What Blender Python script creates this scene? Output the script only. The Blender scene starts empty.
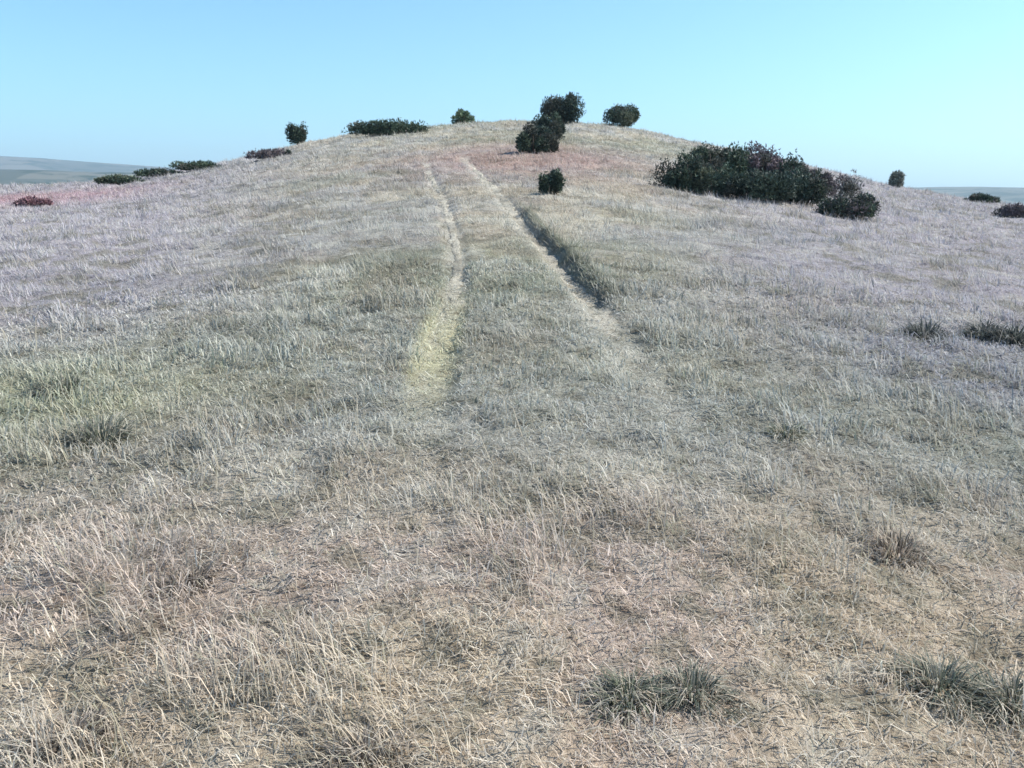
import bpy, math, random
import numpy as np
from math import radians as R

rng = np.random.default_rng(7)
random.seed(7)
scene = bpy.context.scene
COL = scene.collection

# ------------------------------------------------------------------ camera
W, H, F = 1024, 768, 887.0
EYE = 1.65
HORIZON = 195.0
PITCH = math.atan((H / 2 - HORIZON) / F)
cd = bpy.data.cameras.new('camera')
cd.sensor_width = 36.0
cd.lens = F / W * 36.0
cd.clip_start, cd.clip_end = 0.05, 30000.0
cam = bpy.data.objects.new('camera', cd)
COL.objects.link(cam)
cam.location = (0, 0, EYE)
cam.rotation_euler = (math.pi / 2 - PITCH, 0, 0)
scene.camera = cam


def ray(px, py):
    dx, dy = (px - W / 2) / F, (py - H / 2) / F
    cp, sp = math.cos(PITCH), math.sin(PITCH)
    return np.array([dx, cp - sp * dy, -sp - cp * dy])


# ------------------------------------------------------------------ noise
def _hash(ix, iy, seed):
    n = (ix.astype(np.int64) * 374761393 + iy.astype(np.int64) * 668265263 + seed * 1442695041) & 0x7fffffff
    n = ((n ^ (n >> 13)) * 1274126177) & 0x7fffffff
    n = n ^ (n >> 16)
    return (n & 0xffffff) / float(0xffffff)


def vnoise(x, y, seed=0):
    x0, y0 = np.floor(x), np.floor(y)
    fx, fy = x - x0, y - y0
    fx, fy = fx * fx * fx * (fx * (fx * 6 - 15) + 10), fy * fy * fy * (fy * (fy * 6 - 15) + 10)
    a, b = _hash(x0, y0, seed), _hash(x0 + 1, y0, seed)
    c, d = _hash(x0, y0 + 1, seed), _hash(x0 + 1, y0 + 1, seed)
    return (a * (1 - fx) + b * fx) * (1 - fy) + (c * (1 - fx) + d * fx) * fy


def fbm(x, y, seed=0, octs=3):
    s, amp, tot = 0.0, 1.0, 0.0
    for o in range(octs):
        s = s + amp * vnoise(x * 2 ** o + 17.3 * o, y * 2 ** o - 9.1 * o, seed + o)
        tot += amp
        amp *= 0.5
    return s / tot


def sstep(a, b, x):
    t = np.clip((x - a) / (b - a), 0, 1)
    return t * t * (3 - 2 * t)


# ------------------------------------------------------------------ terrain: a domed hill
CREST_X = [-300, 0, 60, 120, 160, 200, 250, 300, 345, 420, 470, 520, 570, 620, 650, 690, 750, 820, 850, 880, 920, 960, 1024, 1320]
CREST_Y = [196, 188, 186, 182, 176, 169, 160, 146, 137, 128, 123, 121, 122, 127, 133, 143, 155, 170, 177, 184, 191, 197, 206, 222]
_th, _tt = [], []
for cx, cy in zip(CREST_X, CREST_Y):
    d = ray(cx, cy)
    _th.append(math.atan2(d[0], d[1]))
    _tt.append(d[2] / math.hypot(d[0], d[1]))
_th = [-math.pi, -1.6, -0.95] + _th + [0.95, 1.6, math.pi]
_tt = [-0.13, -0.09, -0.03] + _tt + [-0.05, -0.09, -0.13]
TG = np.linspace(-math.pi, math.pi, 2881)
TT = np.interp(TG, _th, _tt)
ker = np.exp(-0.5 * (np.arange(-14, 15) / 5.0) ** 2)
ker /= ker.sum()
TT = np.convolve(np.pad(TT, 14, mode='edge'), ker, mode='valid')
RC = 48.0 + 8.0 * np.exp(-(TG / 0.3) ** 2)
AA = 0.012 + 0.058 * np.exp(-(TG / 0.55) ** 2) - 0.05 * sstep(1.0, 2.5, np.abs(TG))
KK = 0.0042


def _prof(r, a, b, rc):
    hc = a * rc + b * rc * rc
    sc = a + 2 * b * rc
    u = np.maximum(r - rc, 0)
    ulin = (sc + 0.22) / (2 * KK)
    up = np.minimum(u, ulin)
    ext = hc + sc * up - KK * up * up - 0.22 * np.maximum(u - ulin, 0)
    return np.where(r <= rc, a * r + b * r * r, ext)


BB = np.zeros_like(TG)
_r = np.linspace(20, 90, 281)[None, :]
lo, hi = np.full_like(TG, -0.004), np.full_like(TG, 0.004)
for _ in range(40):
    mid = (lo + hi) / 2
    t = ((_prof(_r, AA[:, None], mid[:, None], RC[:, None]) - EYE) / _r).max(axis=1)
    up = t < TT
    lo = np.where(up, mid, lo)
    hi = np.where(up, hi, mid)
BB = (lo + hi) / 2
VALLEY = -38.0


def h_base(x, y):
    r = np.hypot(x, y)
    th = np.arctan2(x, y)
    h = _prof(r, np.interp(th, TG, AA), np.interp(th, TG, BB), np.interp(th, TG, RC))
    h = np.where(h < VALLEY + 8, VALLEY + 8 * np.exp(np.clip((h - VALLEY - 8) / 8, -40, 0)), h)
    return h


def hit(px, py, fn=h_base):
    d = ray(px, py)
    s = np.linspace(0.8, 75, 8000)
    z = EYE + d[2] * s
    g = fn(d[0] * s, d[1] * s)
    k = np.argmax(z < g)
    if k == 0:
        k = int(np.argmin(z - g))
    return d[0] * s[k], d[1] * s[k]


# two wheel ruts of the track, world polylines
LRUT = [hit(*p) for p in [(395, 620), (418, 480), (430, 400), (438, 350), (455, 300), (458, 270), (455, 240), (448, 212), (440, 192), (430, 175), (425, 160), (428, 145)]]
RRUT = [hit(*p) for p in [(900, 700), (745, 520), (672, 400), (640, 355), (600, 307), (556, 256), (530, 228), (512, 206), (494, 188), (478, 173), (468, 160), (464, 145)]]


HEATHER_SPOT = hit(40, 199)


def rut_dist(x, y, rut):
    ry = np.array([p[1] for p in rut])
    rx = np.array([p[0] for p in rut])
    o = np.argsort(ry)
    return x - np.interp(y, ry[o], rx[o])


def rut_fade(y):
    return sstep(3.2, 6.5, y) * (1 - sstep(30, 40, y))


def rut_prof(d, w):
    return np.exp(-(d / w) ** 4)


def h_full(x, y):
    r = np.hypot(x, y)
    near = 1 - sstep(70, 110, r)
    b = 0.10 * (fbm(x / 4.0, y / 4.0, 3, 2) - 0.5) + 0.075 * (fbm(x / 0.8, y / 0.8, 11, 2) - 0.5) * (0.6 + 0.03 * np.minimum(r, 60))
    b = b + 0.5 * (fbm(x / 14.0, y / 14.0, 5, 2) - 0.5) * sstep(10, 30, r) * 0.6
    b = b + 0.05 * (fbm(x / 0.27, y / 0.27, 15, 2) - 0.5) * (1 + 0.04 * np.minimum(r, 40))
    wob = 0.06 * (fbm(x / 1.5, y / 1.5, 21, 2) - 0.5)
    fade = rut_fade(y)
    dl, dr = rut_dist(x, y, LRUT) + wob, rut_dist(x, y, RRUT) + wob
    deep = sstep(7.8, 9.6, y) * (1 - sstep(14, 21, y))
    cut = 0.05 * rut_prof(dl, 0.16) + (0.03 + 0.09 * deep) * rut_prof(dr, 0.14) - 0.035 * deep * np.exp(-((dr - 0.26) / 0.10) ** 2)
    return h_base(x, y) + near * b - cut * fade


def hf(x, y):
    return float(h_full(np.array([x], float), np.array([y], float))[0])


def hitf(px, py):
    return hit(px, py, h_full)


# ------------------------------------------------------------------ helpers
def link(name, me, mat=None, parent=None, kind=None):
    o = bpy.data.objects.new(name, me)
    COL.objects.link(o)
    if mat:
        me.materials.append(mat)
    if parent:
        o.parent = parent
    if kind:
        o['kind'] = kind
    return o


def mesh_np(name, verts, faces_flat, counts, smooth=False, colors=None):
    me = bpy.data.meshes.new(name)
    me.vertices.add(len(verts))
    me.vertices.foreach_set('co', np.ascontiguousarray(verts, np.float32).ravel())
    me.loops.add(len(faces_flat))
    me.loops.foreach_set('vertex_index', np.ascontiguousarray(faces_flat, np.int32))
    me.polygons.add(len(counts))
    st = np.concatenate([[0], np.cumsum(counts)[:-1]]).astype(np.int32)
    me.polygons.foreach_set('loop_start', st)
    me.polygons.foreach_set('use_smooth', np.full(len(counts), smooth, bool))
    if colors is not None:
        at = me.color_attributes.new('tint', 'FLOAT_COLOR', 'POINT')
        c = np.ones((len(verts), 4), np.float32)
        c[:, :3] = colors
        at.data.foreach_set('color', c.ravel())
    me.update(calc_edges=True)
    me.validate()
    return me


def new_mat(name):
    m = bpy.data.materials.new(name)
    m.use_nodes = True
    nt = m.node_tree
    nt.nodes.clear()
    out = nt.nodes.new('ShaderNodeOutputMaterial')
    return m, nt, out


def nd(nt, typ, **kw):
    n = nt.nodes.new(typ)
    for k, v in kw.items():
        if k in n.inputs:
            n.inputs[k].default_value = v
        else:
            setattr(n, k, v)
    return n


def ramp(nt, stops):
    n = nt.nodes.new('ShaderNodeValToRGB')
    cr = n.color_ramp
    while len(cr.elements) < len(stops):
        cr.elements.new(0.5)
    for e, (p, c) in zip(cr.elements, stops):
        e.position = p
        e.color = (*c, 1)
    return n


def leaf_mat(name, translucency=0.25, rough=0.7, noise=0.0):
    m, nt, out = new_mat(name)
    at = nd(nt, 'ShaderNodeAttribute', attribute_name='tint')
    pb = nd(nt, 'ShaderNodeBsdfPrincipled', Roughness=rough)
    pb.inputs['Specular IOR Level'].default_value = 0.2
    tr = nd(nt, 'ShaderNodeBsdfTranslucent')
    mx = nd(nt, 'ShaderNodeMixShader')
    mx.inputs[0].default_value = translucency
    L = nt.links.new
    L(at.outputs['Color'], pb.inputs['Base Color'])
    L(at.outputs['Color'], tr.inputs['Color'])
    L(pb.outputs[0], mx.inputs[1])
    L(tr.outputs[0], mx.inputs[2])
    L(mx.outputs[0], out.inputs[0])
    return m


M_GRASS = leaf_mat('dry_grass', 0.36, 0.7)
M_LEAF = leaf_mat('gorse_leaf', 0.12, 0.6)


# ------------------------------------------------------------------ vegetation colour fields (what grows where, plus painted shade along the right rut)
STRAW = np.array([0.50, 0.445, 0.335])
PALE = np.array([0.55, 0.53, 0.46])
GREY = np.array([0.37, 0.365, 0.345])
GREEN = np.array([0.215, 0.245, 0.150])
BROWN = np.array([0.33, 0.265, 0.215])
HEATH = np.array([0.33, 0.285, 0.285])
YELLOW = np.array([0.60, 0.585, 0.36])
RED = np.array([0.40, 0.25, 0.235])


def mixc(a, b, t):
    return a * (1 - t[:, None]) + b[None, :] * t[:, None]


def ground_tint(x, y):
    """sward colour at a place: pale thatch, greener patches, heath on both flanks, worn ruts"""
    r = np.hypot(x, y)
    n1 = fbm(x / 2.3, y / 2.3, 31, 3)
    n2 = fbm(x / 0.7, y / 0.7, 41, 2)
    n3 = fbm(x / 5.5, y / 5.5, 51, 2)
    c = np.repeat(GREY[None, :], len(x), 0)
    c = mixc(c, STRAW, sstep(0.40, 0.68, n1) * 0.75)
    c = mixc(c, GREEN, sstep(0.45, 0.72, n3) * 0.55)
    c = mixc(c, BROWN, sstep(0.52, 0.75, n2) * 0.6 * (1 - 0.5 * sstep(6, 14, r)))
    c = mixc(c, PALE, sstep(0.52, 0.8, 1 - n2) * 0.6)
    # single plants: darker green or brown tufts, bleached tufts between them
    n4 = fbm(x / 0.22, y / 0.22, 131, 2)
    n5 = 0.5 * fbm(x / 0.11, y / 0.11, 137, 2) * (r < 9) + 0.5 * fbm(x / 0.7, y / 0.7, 139, 2) * (r >= 9) + 0.5 * n4
    # foreground: more dead, brownish thatch
    c = mixc(c, np.array([0.63, 0.515, 0.385]), (1 - sstep(2.6, 4.9, y + 0.9 * (n3 - 0.5))) * 0.78)
    c = mixc(c, np.array([0.55, 0.435, 0.385]), (1 - sstep(3.0, 5.0, y)) * sstep(0.45, 0.62, fbm(x / 1.6 + 40, y / 1.6, 151, 2)) * 0.65)
    # middle slope: greener grey
    mid = np.exp(-((y - 6.5) / 2.6) ** 2) * (0.35 + 0.4 * n3)
    c = mixc(c, np.array([0.315, 0.335, 0.265]), mid)
    # flanks: heathy, greyer and pinker
    fl = sstep(0.12, 0.4, np.abs(x + 0.6) / np.maximum(y, 1)) * sstep(7, 12, r)
    c = mixc(c, np.array([0.385, 0.36, 0.41]), fl * (0.62 + 0.35 * n1))
    rf = np.exp(-((x - 3.9) / 1.7) ** 2 - ((y - 7.0) / 1.9) ** 2)
    c = mixc(c, np.array([0.30, 0.30, 0.345]), np.clip(rf * (0.6 + 0.6 * n1), 0, 0.8))
    c = mixc(c, np.array([0.225, 0.215, 0.165]), sstep(0.52, 0.67, n5) * (0.58 + 0.1 * sstep(4, 7, y)))
    c = mixc(c, np.array([0.52, 0.50, 0.44]), sstep(0.55, 0.72, 1 - n5) * 0.5)
    # reddish dead bracken near the head of the track
    rd = np.exp(-(((x - 0.3) / 4.4) ** 2) - (((y - 33) / 8.0) ** 2)) * (0.7 + 0.8 * n1)
    c = mixc(c, RED, np.clip(rd, 0, 0.85) * 0.7)
    hx, hy = HEATHER_SPOT
    rd2 = np.exp(-(((x - hx) / 3.6) ** 2) - (((y - hy) / 5.0) ** 2)) * (0.45 + 0.8 * n1)
    c = mixc(c, np.array([0.43, 0.25, 0.275]), np.clip(rd2 * 1.3, 0, 0.9) * 0.78)
    # yellow green tussocky band low on the left
    yg = np.exp(-(((x + 3.6) / 1.6) ** 2) - (((y - 6.0) / 1.1) ** 2)) * (0.4 + 0.7 * n2)
    c = mixc(c, np.array([0.36, 0.37, 0.24]), np.clip(yg, 0, 0.7))
    # pale yellow grass of the left rut
    fade = rut_fade(y)
    dl, dr = rut_dist(x, y, LRUT), rut_dist(x, y, RRUT)
    yl = np.exp(-((dl + 0.02) / 0.17) ** 4) * np.exp(-((y - 7.1) / 1.45) ** 2)
    c = mixc(c, YELLOW, np.clip(yl * (0.45 + 0.8 * n2), 0, 0.8))
    c = mixc(c, PALE, np.clip((0.35 + 0.9 * sstep(0.35, 0.65, fbm(x / 0.4, y / 0.8, 161, 2))) * fade * (0.55 * rut_prof(dl, 0.13) + (0.28 + 0.4 * np.exp(-((y - 8.4) / 1.3) ** 2) + 0.25 * sstep(8, 11, y)) * rut_prof(dr + 0.10, 0.19)), 0, 0.85))
    # shade along the right rut's right bank, painted dark into the grass colour
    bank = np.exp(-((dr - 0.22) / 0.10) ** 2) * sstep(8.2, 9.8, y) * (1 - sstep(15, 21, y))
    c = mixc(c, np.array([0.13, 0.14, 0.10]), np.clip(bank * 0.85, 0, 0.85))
    return c


# ------------------------------------------------------------------ ground sheet (polar grid, reaches the horizon)
th = np.concatenate([np.linspace(-math.pi, -0.75, 120, endpoint=False), np.linspace(-0.75, 0.75, 640, endpoint=False), np.linspace(0.75, math.pi, 120, endpoint=False)])
rr = np.concatenate([np.geomspace(0.25, 1.6, 14, endpoint=False), np.geomspace(1.6, 75, 420, endpoint=False), np.geomspace(75, 7800, 90)])
nt_, nr_ = len(th), len(rr)
TH, RR = np.meshgrid(th, rr)
X, Y = (RR * np.sin(TH)).ravel(), (RR * np.cos(TH)).ravel()
Z = h_full(X, Y)
verts = np.column_stack([X, Y, Z])
verts = np.vstack([verts, [[0, 0, hf(0.0, 0.01)]]])
i, j = np.meshgrid(np.arange(nr_ - 1), np.arange(nt_), indexing='ij')
j2 = (j + 1) % nt_
quads = np.stack([i * nt_ + j, i * nt_ + j2, (i + 1) * nt_ + j2, (i + 1) * nt_ + j], -1).reshape(-1, 4)[:, ::-1]
tris = np.stack([np.full(nt_, nr_ * nt_), np.arange(nt_), (np.arange(nt_) + 1) % nt_], -1)[:, ::-1]
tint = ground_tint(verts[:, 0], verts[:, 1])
rv = np.hypot(verts[:, 0], verts[:, 1])
far = sstep(75, 130, rv)
tint = tint * (1 - far)[:, None] + np.array([0.16, 0.19, 0.11])[None] * far[:, None]
me = mesh_np('ground', verts, np.concatenate([quads.ravel(), tris.ravel()]), np.concatenate([np.full(len(quads), 4), np.full(len(tris), 3)]), True, tint)
m, nt, out = new_mat('turf')
L = nt.links.new
at = nd(nt, 'ShaderNodeAttribute', attribute_name='tint')
geo = nd(nt, 'ShaderNodeNewGeometry')
n1 = nd(nt, 'ShaderNodeTexNoise', Scale=9.0, Detail=8.0, Roughness=0.7)
n2 = nd(nt, 'ShaderNodeTexNoise', Scale=55.0, Detail=5.0, Roughness=0.75)
n3 = nd(nt, 'ShaderNodeTexNoise', Scale=0.02, Detail=6.0)
for n in (n1, n2, n3):
    L(geo.outputs['Position'], n.inputs['Vector'])
r1 = ramp(nt, [(0.33, (0.62, 0.58, 0.54)), (0.5, (0.95, 0.94, 0.92)), (0.68, (1.15, 1.13, 1.1))])
r2 = ramp(nt, [(0.36, (0.66, 0.63, 0.6)), (0.62, (1.12, 1.12, 1.1))])
L(n1.outputs[0], r1.inputs[0])
L(n2.outputs[0], r2.inputs[0])
mu = nd(nt, 'ShaderNodeMix', data_type='RGBA', blend_type='MULTIPLY')
mu.inputs[0].default_value = 1.0
L(at.outputs['Color'], mu.inputs[6])
L(r1.outputs[0], mu.inputs[7])
mu2 = nd(nt, 'ShaderNodeMix', data_type='RGBA', blend_type='MULTIPLY')
mu2.inputs[0].default_value = 1.0
L(mu.outputs[2], mu2.inputs[6])
L(r2.outputs[0], mu2.inputs[7])
add = nd(nt, 'ShaderNodeMath', operation='ADD')
L(n1.outputs[0], add.inputs[0])
L(n2.outputs[0], add.inputs[1])
bp = nd(nt, 'ShaderNodeBump', Strength=0.9, Distance=0.06)
L(add.outputs[0], bp.inputs['Height'])
pb = nd(nt, 'ShaderNodeBsdfPrincipled', Roughness=0.9)
pb.inputs['Specular IOR Level'].default_value = 0.1
L(mu2.outputs[2], pb.inputs['Base Color'])
L(bp.outputs[0], pb.inputs['Normal'])
L(pb.outputs[0], out.inputs[0])
M_TURF = m
link('ground', me, m, kind='structure')

# ------------------------------------------------------------------ path: the two worn wheel strips, draped just above the turf
pv, pq, pc = [], [], []
for rut, hw, shift in ((LRUT, 0.10, 0.0), (RRUT, 0.13, -0.02)):
    ys = np.geomspace(4.2, 38, 420)
    ry = np.array([p[1] for p in rut]); rx = np.array([p[0] for p in rut]); o = np.argsort(ry)
    cx = np.interp(ys, ry[o], rx[o]) + shift
    base = sum(len(v) for v in pv)
    cols = 9
    hwv = hw * (0.6 + 0.7 * fbm(ys * 1.3, ys * 0 + rx[0], 71, 2))
    XX = cx[:, None] + np.linspace(-1, 1, cols)[None, :] * hwv[:, None]
    YY = np.repeat(ys[:, None], cols, 1)
    ZZ = h_full(XX.ravel(), YY.ravel()) + 0.012
    edge = np.abs(np.linspace(-1, 1, cols))[None, :].repeat(len(ys), 0).ravel()
    ragged = fbm(XX.ravel() / 0.16, YY.ravel() / 0.35, 73, 3)
    ends = (1 - sstep(4.6, 8.0, YY.ravel())) + sstep(24, 37, YY.ravel())
    ZZ = ZZ - 0.05 * sstep(0.42, 0.62, ragged * 0.75 + 0.32 * edge ** 2 + 0.5 * ends - 0.02)
    pv.append(np.column_stack([XX.ravel(), YY.ravel(), ZZ]))
    a, b = np.meshgrid(np.arange(len(ys) - 1), np.arange(cols - 1), indexing='ij')
    k = base + a * cols + b
    pq.append(np.stack([k, k + 1, k + cols + 1, k + cols], -1).reshape(-1, 4))
pv, pq = np.vstack(pv), np.vstack(pq)
n = fbm(pv[:, 0] / 0.5, pv[:, 1] / 0.9, 77, 3)
pt = mixc(np.repeat(np.array([[0.42, 0.395, 0.33]]), len(pv), 0), np.array([0.56, 0.53, 0.45]), sstep(0.3, 0.6, n))
pt = mixc(pt, np.array([0.62, 0.60, 0.40]), np.where(pv[:, 0] < 0, 0.8 * np.exp(-((pv[:, 1] - 6.6) / 1.9) ** 2), 0))
link('path', mesh_np('path', pv, pq.ravel(), np.full(len(pq), 4), True, pt), M_TURF, kind='structure')


# ------------------------------------------------------------------ grass: blades as one mass
def blades(x, y, z, length, width, az, lean, curl, seg2):
    """triangle or two-segment blades; returns verts (n*k,3), faces, counts"""
    n = len(x)
    dx, dy = np.cos(az), np.sin(az)
    facing = az + math.pi / 2 + rng.normal(0, 0.5, n)
    wx, wy = np.cos(facing) * width / 2, np.sin(facing) * width / 2
    def at(s, ln):
        return x + dx * np.sin(ln) * length * s, y + dy * np.sin(ln) * length * s, z + np.cos(ln) * length * s
    tipx, tipy, tipz = at(1.0, np.minimum(lean + curl, 1.62))
    zb = z - 0.015
    if seg2:
        mx, my, mz = at(0.55, lean)
        v = np.stack([np.stack([x - wx, y - wy, zb], -1), np.stack([x + wx, y + wy, zb], -1), np.stack([mx + wx * .8, my + wy * .8, mz], -1), np.stack([mx - wx * .8, my - wy * .8, mz], -1), np.stack([tipx, tipy, tipz], -1)], 1)
        b = np.arange(n)[:, None] * 5
        f = np.concatenate([b + 0, b + 1, b + 2, b + 3, b + 3, b + 2, b + 4], 1).ravel()
        cnt = np.tile([4, 3], n)
        return v.reshape(-1, 3), f, cnt, 5
    v = np.stack([np.stack([x - wx, y - wy, zb], -1), np.stack([x + wx, y + wy, zb], -1), np.stack([tipx, tipy, tipz], -1)], 1)
    return v.reshape(-1, 3), np.arange(n * 3), np.full(n, 3), 3


N = 950000
r = rng.uniform(1.5, 66, N)
half = np.where(r < 7, 0.80, 0.66)
t = rng.uniform(-1, 1, N) * half
x, y = r * np.sin(t), r * np.cos(t)
tus = fbm(x / 0.42, y / 0.42, 61, 2)
tm = sstep(0.45, 0.72, tus)
rank = fbm(x / 3.0, y / 3.0, 65, 2)
fade = rut_fade(y)
dl, dr = rut_dist(x, y, LRUT), rut_dist(x, y, RRUT)
worn = np.clip(fade * (rut_prof(dl, 0.14) + rut_prof(dr + 0.03, 0.19)), 0, 1)
between = fade * ((dl > 0) & (dr < 0))
bank = np.exp(-((dr - 0.25) / 0.09) ** 2) * sstep(8.2, 9.8, y) * (1 - sstep(24, 29, y))
length = (0.034 + 0.095 * tm + 0.035 * rank) * rng.uniform(0.6, 1.35, N)
length = length * (1 - 0.62 * worn) * (1 - 0.3 * between) * (1 + 0.2 * bank)
length = length * (1 + 0.012 * r)
width = 0.0034 * (np.maximum(r, 2.2) / 2.2) ** 0.72 * rng.uniform(0.7, 1.4, N)
keep = rng.random(N) > 0.35 * worn
az = 6.0 * fbm(x / 1.1, y / 1.1, 81, 2) + rng.normal(0, 1.0, N)
lean = np.clip(rng.normal(1.0, 0.35, N) - 0.30 * tm, 0.05, 1.48)
curl = rng.uniform(0.1, 0.7, N)
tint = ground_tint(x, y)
q = rng.random(N)
tint = np.where((q < 0.22)[:, None], tint * 0.6 + PALE * 0.42, tint)
tint = np.where((q > 0.86)[:, None], tint * 0.6 + BROWN * 0.38, tint)
tint = np.where(((q > 0.72) & (q < 0.82))[:, None], tint * 0.55 + GREEN * 0.45, tint)
tint = np.clip(tint * rng.normal(1.0, 0.16, N)[:, None], 0.05, 0.72)
# matted litter lying on the ground and thin standing stalks
lit = (rng.random(N) < 0.30) & (r < 14)
lean = np.where(lit, rng.uniform(1.35, 1.55, N), lean)
az = np.where(lit, rng.uniform(0, 6.283, N), az)
length = np.where(lit, rng.uniform(0.03, 0.11, N), length)
stalk = (rng.random(N) < 0.022) & (r < 26) & (worn < 0.3)
lean = np.where(stalk, np.abs(rng.normal(0.3, 0.2, N)), lean)
length = np.where(stalk, rng.uniform(0.16, 0.30, N), length)
width = np.where(stalk, width * 0.62, width)
tint = np.where(stalk[:, None], tint * 0.5 + np.array([0.46, 0.38, 0.25]) * 0.5, tint)
z = h_full(x, y) + np.where(lit, 0.012 + 0.02 * rng.random(N), 0)
sel2 = keep & (r < 11)
sel1 = keep & (r >= 11)
parts = []
for sel, s2 in ((sel2, True), (sel1, False)):
    v, f, c, k = blades(x[sel], y[sel], z[sel], length[sel], width[sel], az[sel], lean[sel], curl[sel], s2)
    parts.append((v, f, c, np.repeat(tint[sel], k, 0)))
nv0 = len(parts[0][0])
me = mesh_np('grass', np.vstack([parts[0][0], parts[1][0]]), np.concatenate([parts[0][1], parts[1][1] + nv0]), np.concatenate([parts[0][2], parts[1][2]]), False, np.vstack([parts[0][3], parts[1][3]]))
g = link('grass', me, M_GRASS, kind='stuff')
g['label'] = 'short dry pale grass covering the whole hillside'
g['category'] = 'grass'


# ------------------------------------------------------------------ bushes
def bark():
    m, nt, out = new_mat('bark')
    n = nd(nt, 'ShaderNodeTexNoise', Scale=30.0, Detail=6.0)
    rp = ramp(nt, [(0.3, (0.05, 0.04, 0.03)), (0.7, (0.17, 0.13, 0.10))])
    pb = nd(nt, 'ShaderNodeBsdfPrincipled', Roughness=0.9)
    bp = nd(nt, 'ShaderNodeBump', Strength=0.6, Distance=0.02)
    nt.links.new(n.outputs[0], rp.inputs[0])
    nt.links.new(n.outputs[0], bp.inputs['Height'])
    nt.links.new(rp.outputs[0], pb.inputs['Base Color'])
    nt.links.new(bp.outputs[0], pb.inputs['Normal'])
    nt.links.new(pb.outputs[0], out.inputs[0])
    return m


M_BARK = bark()


def tubes(paths):
    """tapered tubes in one mesh; paths = list of (points, radii)"""
    V, Fc = [], []
    for pts, rad in paths:
        S = 6
        b0 = len(V)
        for k, (p, ra) in enumerate(zip(pts, rad)):
            p = np.array(p)
            d = np.array(pts[min(k + 1, len(pts) - 1)]) - np.array(pts[max(k - 1, 0)])
            d = d / (np.linalg.norm(d) + 1e-9)
            u = np.cross(d, [0.31, 0.95, 0.05]); u /= np.linalg.norm(u)
            w = np.cross(d, u)
            for s in range(S):
                a = 2 * math.pi * s / S
                V.append(p + ra * (math.cos(a) * u + math.sin(a) * w))
        for k in range(len(pts) - 1):
            for s in range(S):
                Fc.append((b0 + k * S + s, b0 + k * S + (s + 1) % S, b0 + (k + 1) * S + (s + 1) % S, b0 + (k + 1) * S + s))
        Fc.append(tuple(b0 + (len(pts) - 1) * S + s for s in range(S)))
    return V, Fc


def stems(n, spread, height, rad, g, single=False):
    paths = []
    if single:
        p0 = np.array([0, 0, -0.12])
        top = np.array([g.normal(0, 0.06) * height, g.normal(0, 0.04) * height, height * 0.55])
        midp = (p0 + top) / 2 + np.array([g.normal(0, 0.04), g.normal(0, 0.04), 0]) * height
        paths.append(([p0, midp, top], [rad * 1.5, rad * 1.1, rad * 0.7]))
        for k in range(n):
            a = g.uniform(0, 2 * math.pi)
            s = midp * (1 - k / n) + top * (k / n)
            e = np.array([math.cos(a) * spread * g.uniform(.5, .9), math.sin(a) * spread * g.uniform(.5, .9), height * g.uniform(0.6, 0.92)])
            paths.append(([s, (s + e) / 2 + np.array([0, 0, 0.05 * height]), e], [rad * 0.6, rad * 0.4, rad * 0.15]))
    else:
        for k in range(n):
            a = 2 * math.pi * (k + g.uniform(-.3, .3)) / n
            rr_ = spread * g.uniform(0.3, 0.85)
            p0 = np.array([math.cos(a) * spread * 0.18, math.sin(a) * spread * 0.18, -0.12])
            e = np.array([math.cos(a) * rr_, math.sin(a) * rr_, height * g.uniform(0.4, 0.7)])
            mp = p0 * 0.5 + e * 0.5 + np.array([0, 0, -0.08 * height])
            paths.append(([p0, mp, e], [rad, rad * 0.7, rad * 0.25]))
    return paths


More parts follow.
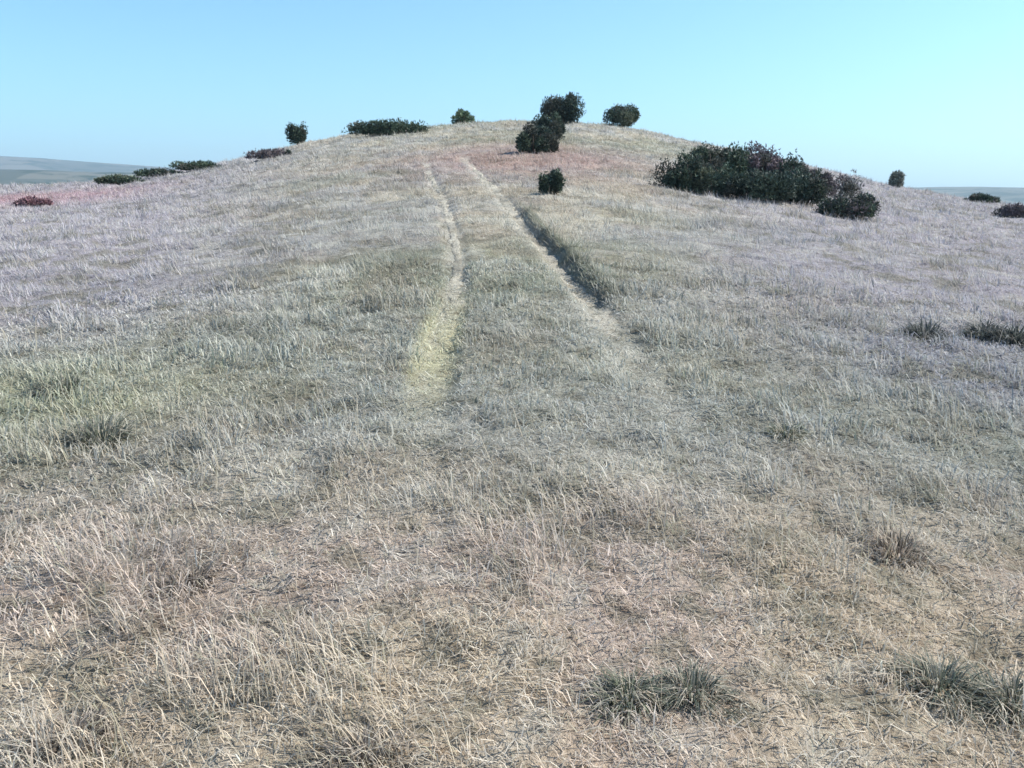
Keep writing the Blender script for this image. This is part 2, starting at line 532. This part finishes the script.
def foliage(wx, wy, hgt, z0, n, size, cols, g, lobes=9, bare=0.0, top_heavy=False):
    """spiky sprigs spread through a cluster of lobes: uneven outline, gaps between the lobes"""
    cen, rad = [], []
    for k in range(lobes):
        a = g.uniform(0, 2 * math.pi)
        q = math.sqrt(g.uniform(0, 1)) * 0.72
        zc = g.uniform(0.24, 0.72) * (1.0 - 0.35 * q * q) if top_heavy else g.uniform(0.2, 0.66) * (1.0 - 0.62 * q * q)
        cen.append([math.cos(a) * q * wx, math.sin(a) * q * wy, z0 + (hgt - z0) * zc])
        s = g.uniform(0.2, 0.46)
        if k % 4 == 3 and not top_heavy:
            s *= 0.6
            cen[-1][0] *= 1.35
            cen[-1][2] *= g.uniform(0.7, 1.25)
        rad.append([wx * s, wy * s, (hgt - z0) * min(s * 1.15 * g.uniform(0.8, 1.1), 0.44)])
    cen, rad = np.array(cen), np.array(rad)
    lc = np.array([cols[g.integers(0, len(cols))] for _ in range(lobes)])
    which = g.integers(0, lobes, n)
    d = g.normal(0, 1, (n, 3))
    d /= np.linalg.norm(d, axis=1)[:, None]
    rr_ = g.uniform(0.25, 1.0, n) ** 0.45
    rr_ = rr_ * (1 + 0.16 * (g.random(n) ** 5))
    lump = 0.62 + 0.72 * fbm(d[:, 0] * 2.2 + which * 7.1, d[:, 1] * 2.2 + d[:, 2] * 3.1, 91, 2)
    p = cen[which] + rad[which] * d * (rr_ * lump)[:, None]
    ok = (p[:, 2] > 0.02) & (g.random(n) >= bare * 0.5)
    p, d, which = p[ok], d[ok], which[ok]
    n = len(p)
    base_c = lc[which] * np.exp(g.normal(0.0, 0.36, n))[:, None].clip(0.45, 2.4)
    V, C = [], []
    for s in range(3):
        dirv = d * 0.55 + g.normal(0, 0.5, (n, 3)) + np.array([0, 0, 0.35])
        dirv /= np.linalg.norm(dirv, axis=1)[:, None]
        side = np.cross(dirv, g.normal(0, 1, (n, 3)))
        side /= np.linalg.norm(side, axis=1)[:, None]
        ln = size * g.uniform(0.7, 1.6, n)[:, None]
        wd = size * g.uniform(0.16, 0.34, n)[:, None]
        V.append(np.stack([p - side * wd, p + side * wd, p + dirv * ln], 1))
        C.append(np.repeat(base_c, 3, 0))
    V = np.vstack(V).reshape(-1, 3)
    V[:, 2] = np.maximum(V[:, 2], -0.03)
    C = np.vstack(C).clip(0.004, 0.5)
    return V, C


DARK = [(0.065, 0.088, 0.066), (0.072, 0.095, 0.064), (0.048, 0.066, 0.052), (0.075, 0.078, 0.062)]
GORSE = [(0.085, 0.115, 0.075), (0.065, 0.092, 0.064), (0.12, 0.135, 0.09), (0.10, 0.10, 0.08)]
TWIGGY = [(0.19, 0.15, 0.155), (0.155, 0.13, 0.13), (0.10, 0.10, 0.085)]
PALEB = [(0.22, 0.23, 0.20), (0.25, 0.25, 0.23), (0.17, 0.19, 0.16)]
OLIVE = [(0.16, 0.21, 0.13), (0.19, 0.24, 0.15)]


def bush(name, cat, label, px0, px1, top, base, palette, group=None, seed=0, depth=0.8, back=0.0, trunk=False, lobes=9, dens=1.0, bare=0.0):
    """a shrub standing where the photo shows its foot, as wide and as tall as it is there"""
    g = np.random.default_rng(100 + seed)
    lobes = int(lobes * 1.5)
    cxp = (px0 + px1) / 2
    bx, by = hitf(cxp, base)
    if back:
        k = 1 + back / math.hypot(bx, by)
        bx, by = bx * k, by * k
    bz = hf(bx, by)
    dist = math.hypot(bx, by)
    scale = dist / F
    wx = (px1 - px0) * scale / 2
    d = ray(cxp, top)
    hgt = max(EYE + d[2] / math.hypot(d[0], d[1]) * dist - bz, 0.18)
    wy = wx * depth
    root = bpy.data.objects.new(name, None)
    root.empty_display_size = 0.3
    COL.objects.link(root)
    root.location = (bx, by, bz)
    root.rotation_euler = (0, 0, -math.atan2(bx, by))
    root['label'], root['category'] = label, cat
    if group:
        root['group'] = group
    size = 0.035 + 0.00125 * dist
    area = (wx * hgt + wx * wy + wy * hgt)
    n = int(min(max(dens * 3.6 * area / (size * size * 0.35), 2200), 22000))
    z0 = hgt * 0.05 if trunk else 0.0
    V, C = foliage(wx * 1.02, wy, hgt * (0.98 if trunk else 1.0), z0, n, size, [np.array(c) for c in palette], g, lobes, bare, trunk)
    k = len(V) // 3
    link('crown' if trunk else 'foliage', mesh_np(name, V, np.arange(len(V)), np.full(k, 3), False, C), M_LEAF, root)
    pv, pf = tubes(stems(7 if not trunk else 8, min(wx, wy) * 0.9, hgt, 0.018 + 0.02 * hgt, g, trunk))
    me = bpy.data.meshes.new('stem')
    me.from_pydata([tuple(v) for v in pv], [], pf)
    link('trunk' if trunk else 'stem', me, M_BARK, root)
    return root


GT = 'gorse bushes of the dark thicket right of the track'
GS = 'bushes and small trees along the crest of the hill'
# the crest, from left to right
bush('gorse_bush', 'bush', 'low flat dark bush on the left shoulder, furthest left of those on the slope', 102, 140, 175, 184, GORSE, GS, 1, lobes=12, depth=0.6)
bush('gorse_bush', 'bush', 'long low green bush on the left shoulder, below the crest', 174, 218, 160, 170, GORSE, GS, 2, lobes=14, depth=0.5)
bush('gorse_bush', 'bush', 'low dark bush in the hollow just left of the small upright tree', 250, 290, 147, 159, TWIGGY[:2] + DARK[:1], GS, 3, lobes=12, depth=0.5)
bush('gorse_bush', 'bush', 'very low scrubby bush filling the skyline between two longer green ones on the left', 138, 176, 168, 177, GORSE, GS, 25, lobes=10, depth=0.5)
bush('hawthorn_tree', 'tree', 'small upright dark tree standing alone on the left crest', 288, 308, 122, 144, DARK, GS, 4, trunk=True, lobes=8)
bush('gorse_bush', 'bush', 'long low dark hedge-like bush on the crest left of the summit', 346, 426, 117, 135, GORSE, GS, 5, lobes=22, depth=0.35)
bush('gorse_bush', 'bush', 'small pale green bush peeping over the crest above the track', 449, 474, 108, 123, OLIVE, GS, 6, back=3.0, lobes=8)
bush('hawthorn_tree', 'tree', 'tallest dark bushy tree on the summit, rising above the crest', 541, 582, 91, 124, DARK, GS, 7, trunk=True, lobes=12, dens=1.3)
bush('gorse_bush', 'bush', 'big dark rounded bush leaning against the foot of the tallest tree', 512, 556, 122, 153, DARK, GS, 8, lobes=9, dens=1.3)
bush('gorse_bush', 'bush', 'small dark bush wedged between the tallest tree and the bigger bush at its foot', 532, 568, 112, 140, DARK, GS, 23, lobes=9, dens=1.3)
bush('hawthorn_tree', 'tree', 'squat dark green tree on the crest right of the tallest tree', 604, 641, 105, 126, GORSE, GS, 9, trunk=True, lobes=12)
bush('gorse_bush', 'bush', 'single small dark bush on open grass below the summit tree', 539, 564, 169, 194, DARK, None, 10, lobes=9, dens=1.4)
# the thicket: one continuous low mass of bushes grown into each other
bush('gorse_bush', 'bush', 'dark green bush forming the left end of the thicket', 656, 706, 148, 191, DARK, GT, 11, lobes=11)
bush('gorse_bush', 'bush', 'green bush in the back row of the thicket, next to its left end', 682, 744, 139, 186, GORSE, GT, 12, lobes=15)
bush('gorse_bush', 'bush', 'brownish twiggy bush at the middle of the thicket back row', 726, 788, 141, 190, TWIGGY, GT, 13, lobes=15)
bush('gorse_bush', 'bush', 'dark brown bush at the right end of the thicket back row', 768, 826, 150, 196, TWIGGY[1:] + DARK[:1], GT, 14, lobes=14)
bush('gorse_bush', 'bush', 'low dark bush at the front left of the thicket', 686, 742, 163, 195, GORSE[1:] + DARK[:1], GT, 15, lobes=13)
bush('gorse_bush', 'bush', 'low very dark bush in front of the twiggy middle of the thicket', 722, 790, 167, 200, DARK, GT, 24, lobes=14)
bush('gorse_bush', 'bush', 'low very dark bush at the front right of the thicket', 770, 828, 170, 204, DARK, GT, 16, lobes=13)
bush('gorse_bush', 'bush', 'pale grey half bare bush behind the right end of the thicket', 812, 860, 168, 196, PALEB[1:] + TWIGGY, GT, 17, lobes=9, bare=0.9, dens=0.5)
bush('gorse_bush', 'bush', 'low brown flat bush trailing downhill from the thicket', 816, 874, 191, 217, TWIGGY[1:] + DARK, GT, 18, lobes=13)
bush('hawthorn_tree', 'tree', 'small lone grey green tree on the falling right skyline', 887, 902, 169, 187, PALEB, GS, 19, trunk=True, lobes=7, bare=0.9, dens=0.6)
bush('gorse_bush', 'bush', 'low dark bush at the far right edge of the hillside', 1000, 1040, 204, 216, TWIGGY, GS, 20, lobes=9, depth=0.5)
bush('gorse_bush', 'bush', 'low dark bush on the right skyline before the blue hill', 966, 996, 194, 203, GORSE, GS, 21, lobes=10, depth=0.5)
bush('heather_bush', 'bush', 'low reddish brown bush at the left edge of the hill', 20, 50, 197, 206, [(0.24, 0.14, 0.15), (0.19, 0.12, 0.125)], GS, 22, lobes=10, depth=0.6)


# ------------------------------------------------------------------ coarse tussocks that stand out of the sward
def tussock(label, px, py, wpx, hpx, seed, pal):
    g = np.random.default_rng(500 + seed)
    bx, by = hitf(px, py)
    dist = math.hypot(bx, by, EYE)
    rad = wpx * dist / F / 2
    hgt = hpx * dist / F * 0.85
    n = 420
    a = g.uniform(0, 2 * math.pi, n)
    q = np.sqrt(g.random(n))
    lob = 1 + 0.35 * np.cos(2 * a + seed) + 0.25 * np.cos(3 * a + 2.1 * seed)
    x, y = np.cos(a) * q * lob * rad * 0.75, np.sin(a) * q * lob * rad * 0.6
    zz = h_full(x + bx, y + by) - hf(bx, by)
    ln = hgt * g.uniform(0.6, 1.3, n)
    lean = np.clip(q * 1.0 + g.normal(0.3, 0.3, n), 0, 1.45)
    v, f, c, k = blades(x, y, zz, ln, 0.004 * (max(dist, 2.4) / 2.4) ** 0.8 * g.uniform(0.7, 1.3, n), a + g.normal(0, 0.4, n), lean, g.uniform(0.1, 0.6, n), True)
    pal = np.array(pal)
    cc = pal[g.integers(0, len(pal), n)] * g.normal(1, 0.2, n)[:, None].clip(0.5, 1.5)
    o = link('grass_tussock', mesh_np('grass_tussock', v, f, c, False, np.repeat(cc, k, 0)), M_GRASS)
    o.location = (bx, by, hf(bx, by))
    o['label'], o['category'], o['group'] = label, 'tussock', 'coarse dark tussocks scattered over the hillside'


TD = [(0.16, 0.175, 0.12), (0.20, 0.20, 0.15), (0.12, 0.135, 0.095), (0.36, 0.33, 0.26), (0.42, 0.38, 0.30)]
TK = [(0.12, 0.135, 0.10), (0.16, 0.165, 0.125), (0.10, 0.11, 0.085), (0.30, 0.28, 0.22), (0.42, 0.38, 0.30)]
TUFT_DARK = [(0.075, 0.085, 0.075), (0.095, 0.105, 0.09), (0.065, 0.07, 0.065), (0.19, 0.185, 0.17)]
TB = [(0.20, 0.165, 0.135), (0.15, 0.13, 0.10), (0.36, 0.30, 0.24), (0.44, 0.37, 0.30)]
tussock('dark tussock at the left, upper one of two among greenish grass', 62, 390, 40, 22, 1, TD)
tussock('larger dark tussock at the left, just below a smaller dark one', 100, 442, 60, 30, 2, TK)
tussock('dark tussock high on the right slope, left of two wider ones', 925, 338, 38, 22, 3, TUFT_DARK)
tussock('wide flat dark tussock on the right slope, level with a smaller one', 985, 336, 46, 20, 4, TUFT_DARK)
tussock('dark tussock cut by the right edge, high on the slope', 1014, 343, 44, 24, 5, TUFT_DARK)
tussock('dark green tussock low in the foreground right of centre, left of a twin', 630, 700, 56, 34, 6, TD)
tussock('dark green tussock low in the foreground right of centre, right of a twin', 692, 698, 60, 36, 7, TK)
tussock('dark green tussock near the lower right edge, the one further in', 938, 690, 60, 36, 8, TK)
tussock('dark green tussock at the lower right edge, cut by the frame', 1012, 706, 60, 34, 9, TK)
tussock('brown tussock among pinkish dead grass on the right', 895, 556, 60, 28, 10, TB)
tussock('small dark tussock right of the track, on the middle slope', 786, 436, 36, 18, 11, TD)
tussock('brown tussock at the bottom edge left of centre', 360, 764, 70, 34, 12, TB)
tussock('brown tussock in the lower left corner', 76, 746, 60, 34, 13, TB)
tussock('small brown tussock left of the track, on the lower slope', 188, 588, 46, 24, 14, TB)

# ------------------------------------------------------------------ far hills
def hills(name, az0, az1, dist, depth, prof_px, seed, cols, amp):
    """a long ridge of real depth, its crest height given by the elevation it has along the azimuth"""
    na, nd_ = 260, 40
    az = np.linspace(az0, az1, na)
    top = np.interp(az, [math.atan((p[0] - 512) / F / math.cos(PITCH)) for p in prof_px], [(HORIZON - p[1]) / F for p in prof_px])
    V = []
    for k in range(nd_):
        s = k / (nd_ - 1) * 2 - 1
        rr_ = dist + s * depth
        bump = (1 - s * s) ** 1.2
        xs, ys = np.sin(az) * rr_, np.cos(az) * rr_
        nz = fbm(xs / (dist * 0.10), ys / (dist * 0.10), seed, 4) - 0.5
        crest = EYE + top * dist + nz * amp * (0.4 + abs(s))
        zz = (VALLEY - 6) * (1 - bump) + crest * bump
        V.append(np.column_stack([xs, ys, zz]))
    V = np.vstack(V)
    i, j = np.meshgrid(np.arange(nd_ - 1), np.arange(na - 1), indexing='ij')
    k = i * na + j
    q = np.stack([k, k + na, k + na + 1, k + 1], -1).reshape(-1, 4)[:, ::-1]
    m, nt, out = new_mat(name + '_land')
    geo = nd(nt, 'ShaderNodeNewGeometry')
    vor = nd(nt, 'ShaderNodeTexVoronoi', Scale=1 / 190.0)
    no = nd(nt, 'ShaderNodeTexNoise', Scale=1 / 110.0, Detail=10.0, Roughness=0.65)
    rp = ramp(nt, [(0.0, cols[0]), (0.5, cols[1]), (1.0, cols[2])])
    rp2 = ramp(nt, [(0.5, (0, 0, 0)), (0.56, (1, 1, 1))])
    mx = nd(nt, 'ShaderNodeMix', data_type='RGBA')
    mx.inputs[7].default_value = (0.030, 0.045, 0.028, 1)
    sep = nd(nt, 'ShaderNodeSeparateColor')
    pb = nd(nt, 'ShaderNodeBsdfPrincipled', Roughness=0.95)
    pb.inputs['Specular IOR Level'].default_value = 0.05
    L = nt.links.new
    L(geo.outputs['Position'], vor.inputs['Vector'])
    L(geo.outputs['Position'], no.inputs['Vector'])
    L(vor.outputs['Color'], sep.inputs[0])
    L(sep.outputs[0], rp.inputs[0])
    L(rp.outputs[0], mx.inputs[6])
    L(no.outputs[0], rp2.inputs[0])
    L(rp2.outputs[0], mx.inputs[0])
    L(mx.outputs[2], pb.inputs['Base Color'])
    L(pb.outputs[0], out.inputs[0])
    link(name, mesh_np(name, V, q.ravel(), np.full(len(q), 4), True), m, kind='structure')


FIELD = [(0.075, 0.085, 0.065), (0.125, 0.12, 0.095), (0.05, 0.062, 0.048)]
hills('hills', -0.85, -0.20, 2600, 700, [(-300, 176), (0, 174), (60, 174), (120, 175), (200, 176), (330, 180)], 201, FIELD, 12)
hills('hills', -0.95, 0.0, 5200, 1100, [(-300, 165), (0, 163), (60, 164), (120, 167), (200, 171), (330, 178), (500, 190)], 202, FIELD, 24)
hills('hills', 0.15, 0.95, 3600, 800, [(700, 190), (880, 189), (960, 188), (1024, 189), (1300, 184)], 203, FIELD, 14)


# ------------------------------------------------------------------ air
def haze_box():
    m, nt, out = new_mat('air')
    pv = nd(nt, 'ShaderNodeVolumePrincipled')
    pv.inputs['Color'].default_value = (0.66, 0.86, 1.0, 1)
    pv.inputs['Density'].default_value = 0.00014
    pv.inputs['Anisotropy'].default_value = 0.2
    nt.links.new(pv.outputs[0], out.inputs['Volume'])
    s, z0, z1 = 8000, VALLEY - 9, 330
    v = [(sx * s, sy * s, z) for z in (z0, z1) for sx, sy in ((-1, -1), (1, -1), (1, 1), (-1, 1))]
    f = [(3, 2, 1, 0), (4, 5, 6, 7), (0, 1, 5, 4), (1, 2, 6, 5), (2, 3, 7, 6), (3, 0, 4, 7)]
    me = bpy.data.meshes.new('haze')
    me.from_pydata(v, [], f)
    o = link('haze', me, m, kind='stuff')
    o['label'] = 'thin pale haze that fades the far hills'


haze_box()

# ------------------------------------------------------------------ sky and sun
SUN_EL, SUN_AZ = 43.0, 84.0      # azimuth clockwise from the view direction (+Y): light from the right
w = bpy.data.worlds.new('World')
scene.world = w
w.use_nodes = True
nt = w.node_tree
nt.nodes.clear()
out = nt.nodes.new('ShaderNodeOutputWorld')
bg = nt.nodes.new('ShaderNodeBackground')
sky = nt.nodes.new('ShaderNodeTexSky')
sky.sky_type = 'NISHITA'
sky.sun_disc = False
sky.sun_elevation = R(SUN_EL)
sky.sun_rotation = R(SUN_AZ)
sky.altitude = 200
sky.air_density = 1.0
sky.dust_density = 1.4
sky.ozone_density = 1.5
bg.inputs['Strength'].default_value = 0.122
tintn = nt.nodes.new('ShaderNodeMix')
tintn.data_type, tintn.blend_type = 'RGBA', 'MULTIPLY'
tintn.inputs[0].default_value = 1.0
tintn.inputs[7].default_value = (0.62, 0.93, 1.14, 1)      # the clear cyan cast of this air
nt.links.new(sky.outputs[0], tintn.inputs[6])
nt.links.new(tintn.outputs[2], bg.inputs[0])
nt.links.new(bg.outputs[0], out.inputs[0])

sd = bpy.data.lights.new('sun', 'SUN')
sd.energy = 4.9
sd.angle = R(0.53)
sd.color = (1.0, 0.945, 0.86)
so = bpy.data.objects.new('sun', sd)
COL.objects.link(so)
so.location = (60, 0, 60)
from mathutils import Vector
dirv = Vector((math.sin(R(SUN_AZ)) * math.cos(R(SUN_EL)), math.cos(R(SUN_AZ)) * math.cos(R(SUN_EL)), math.sin(R(SUN_EL))))
so.rotation_euler = dirv.to_track_quat('Z', 'Y').to_euler()

vs = scene.view_settings
vs.view_transform = 'Standard'
vs.look = 'None'
vs.exposure = 0.82
vs.gamma = 1.0
vs.use_curve_mapping = False
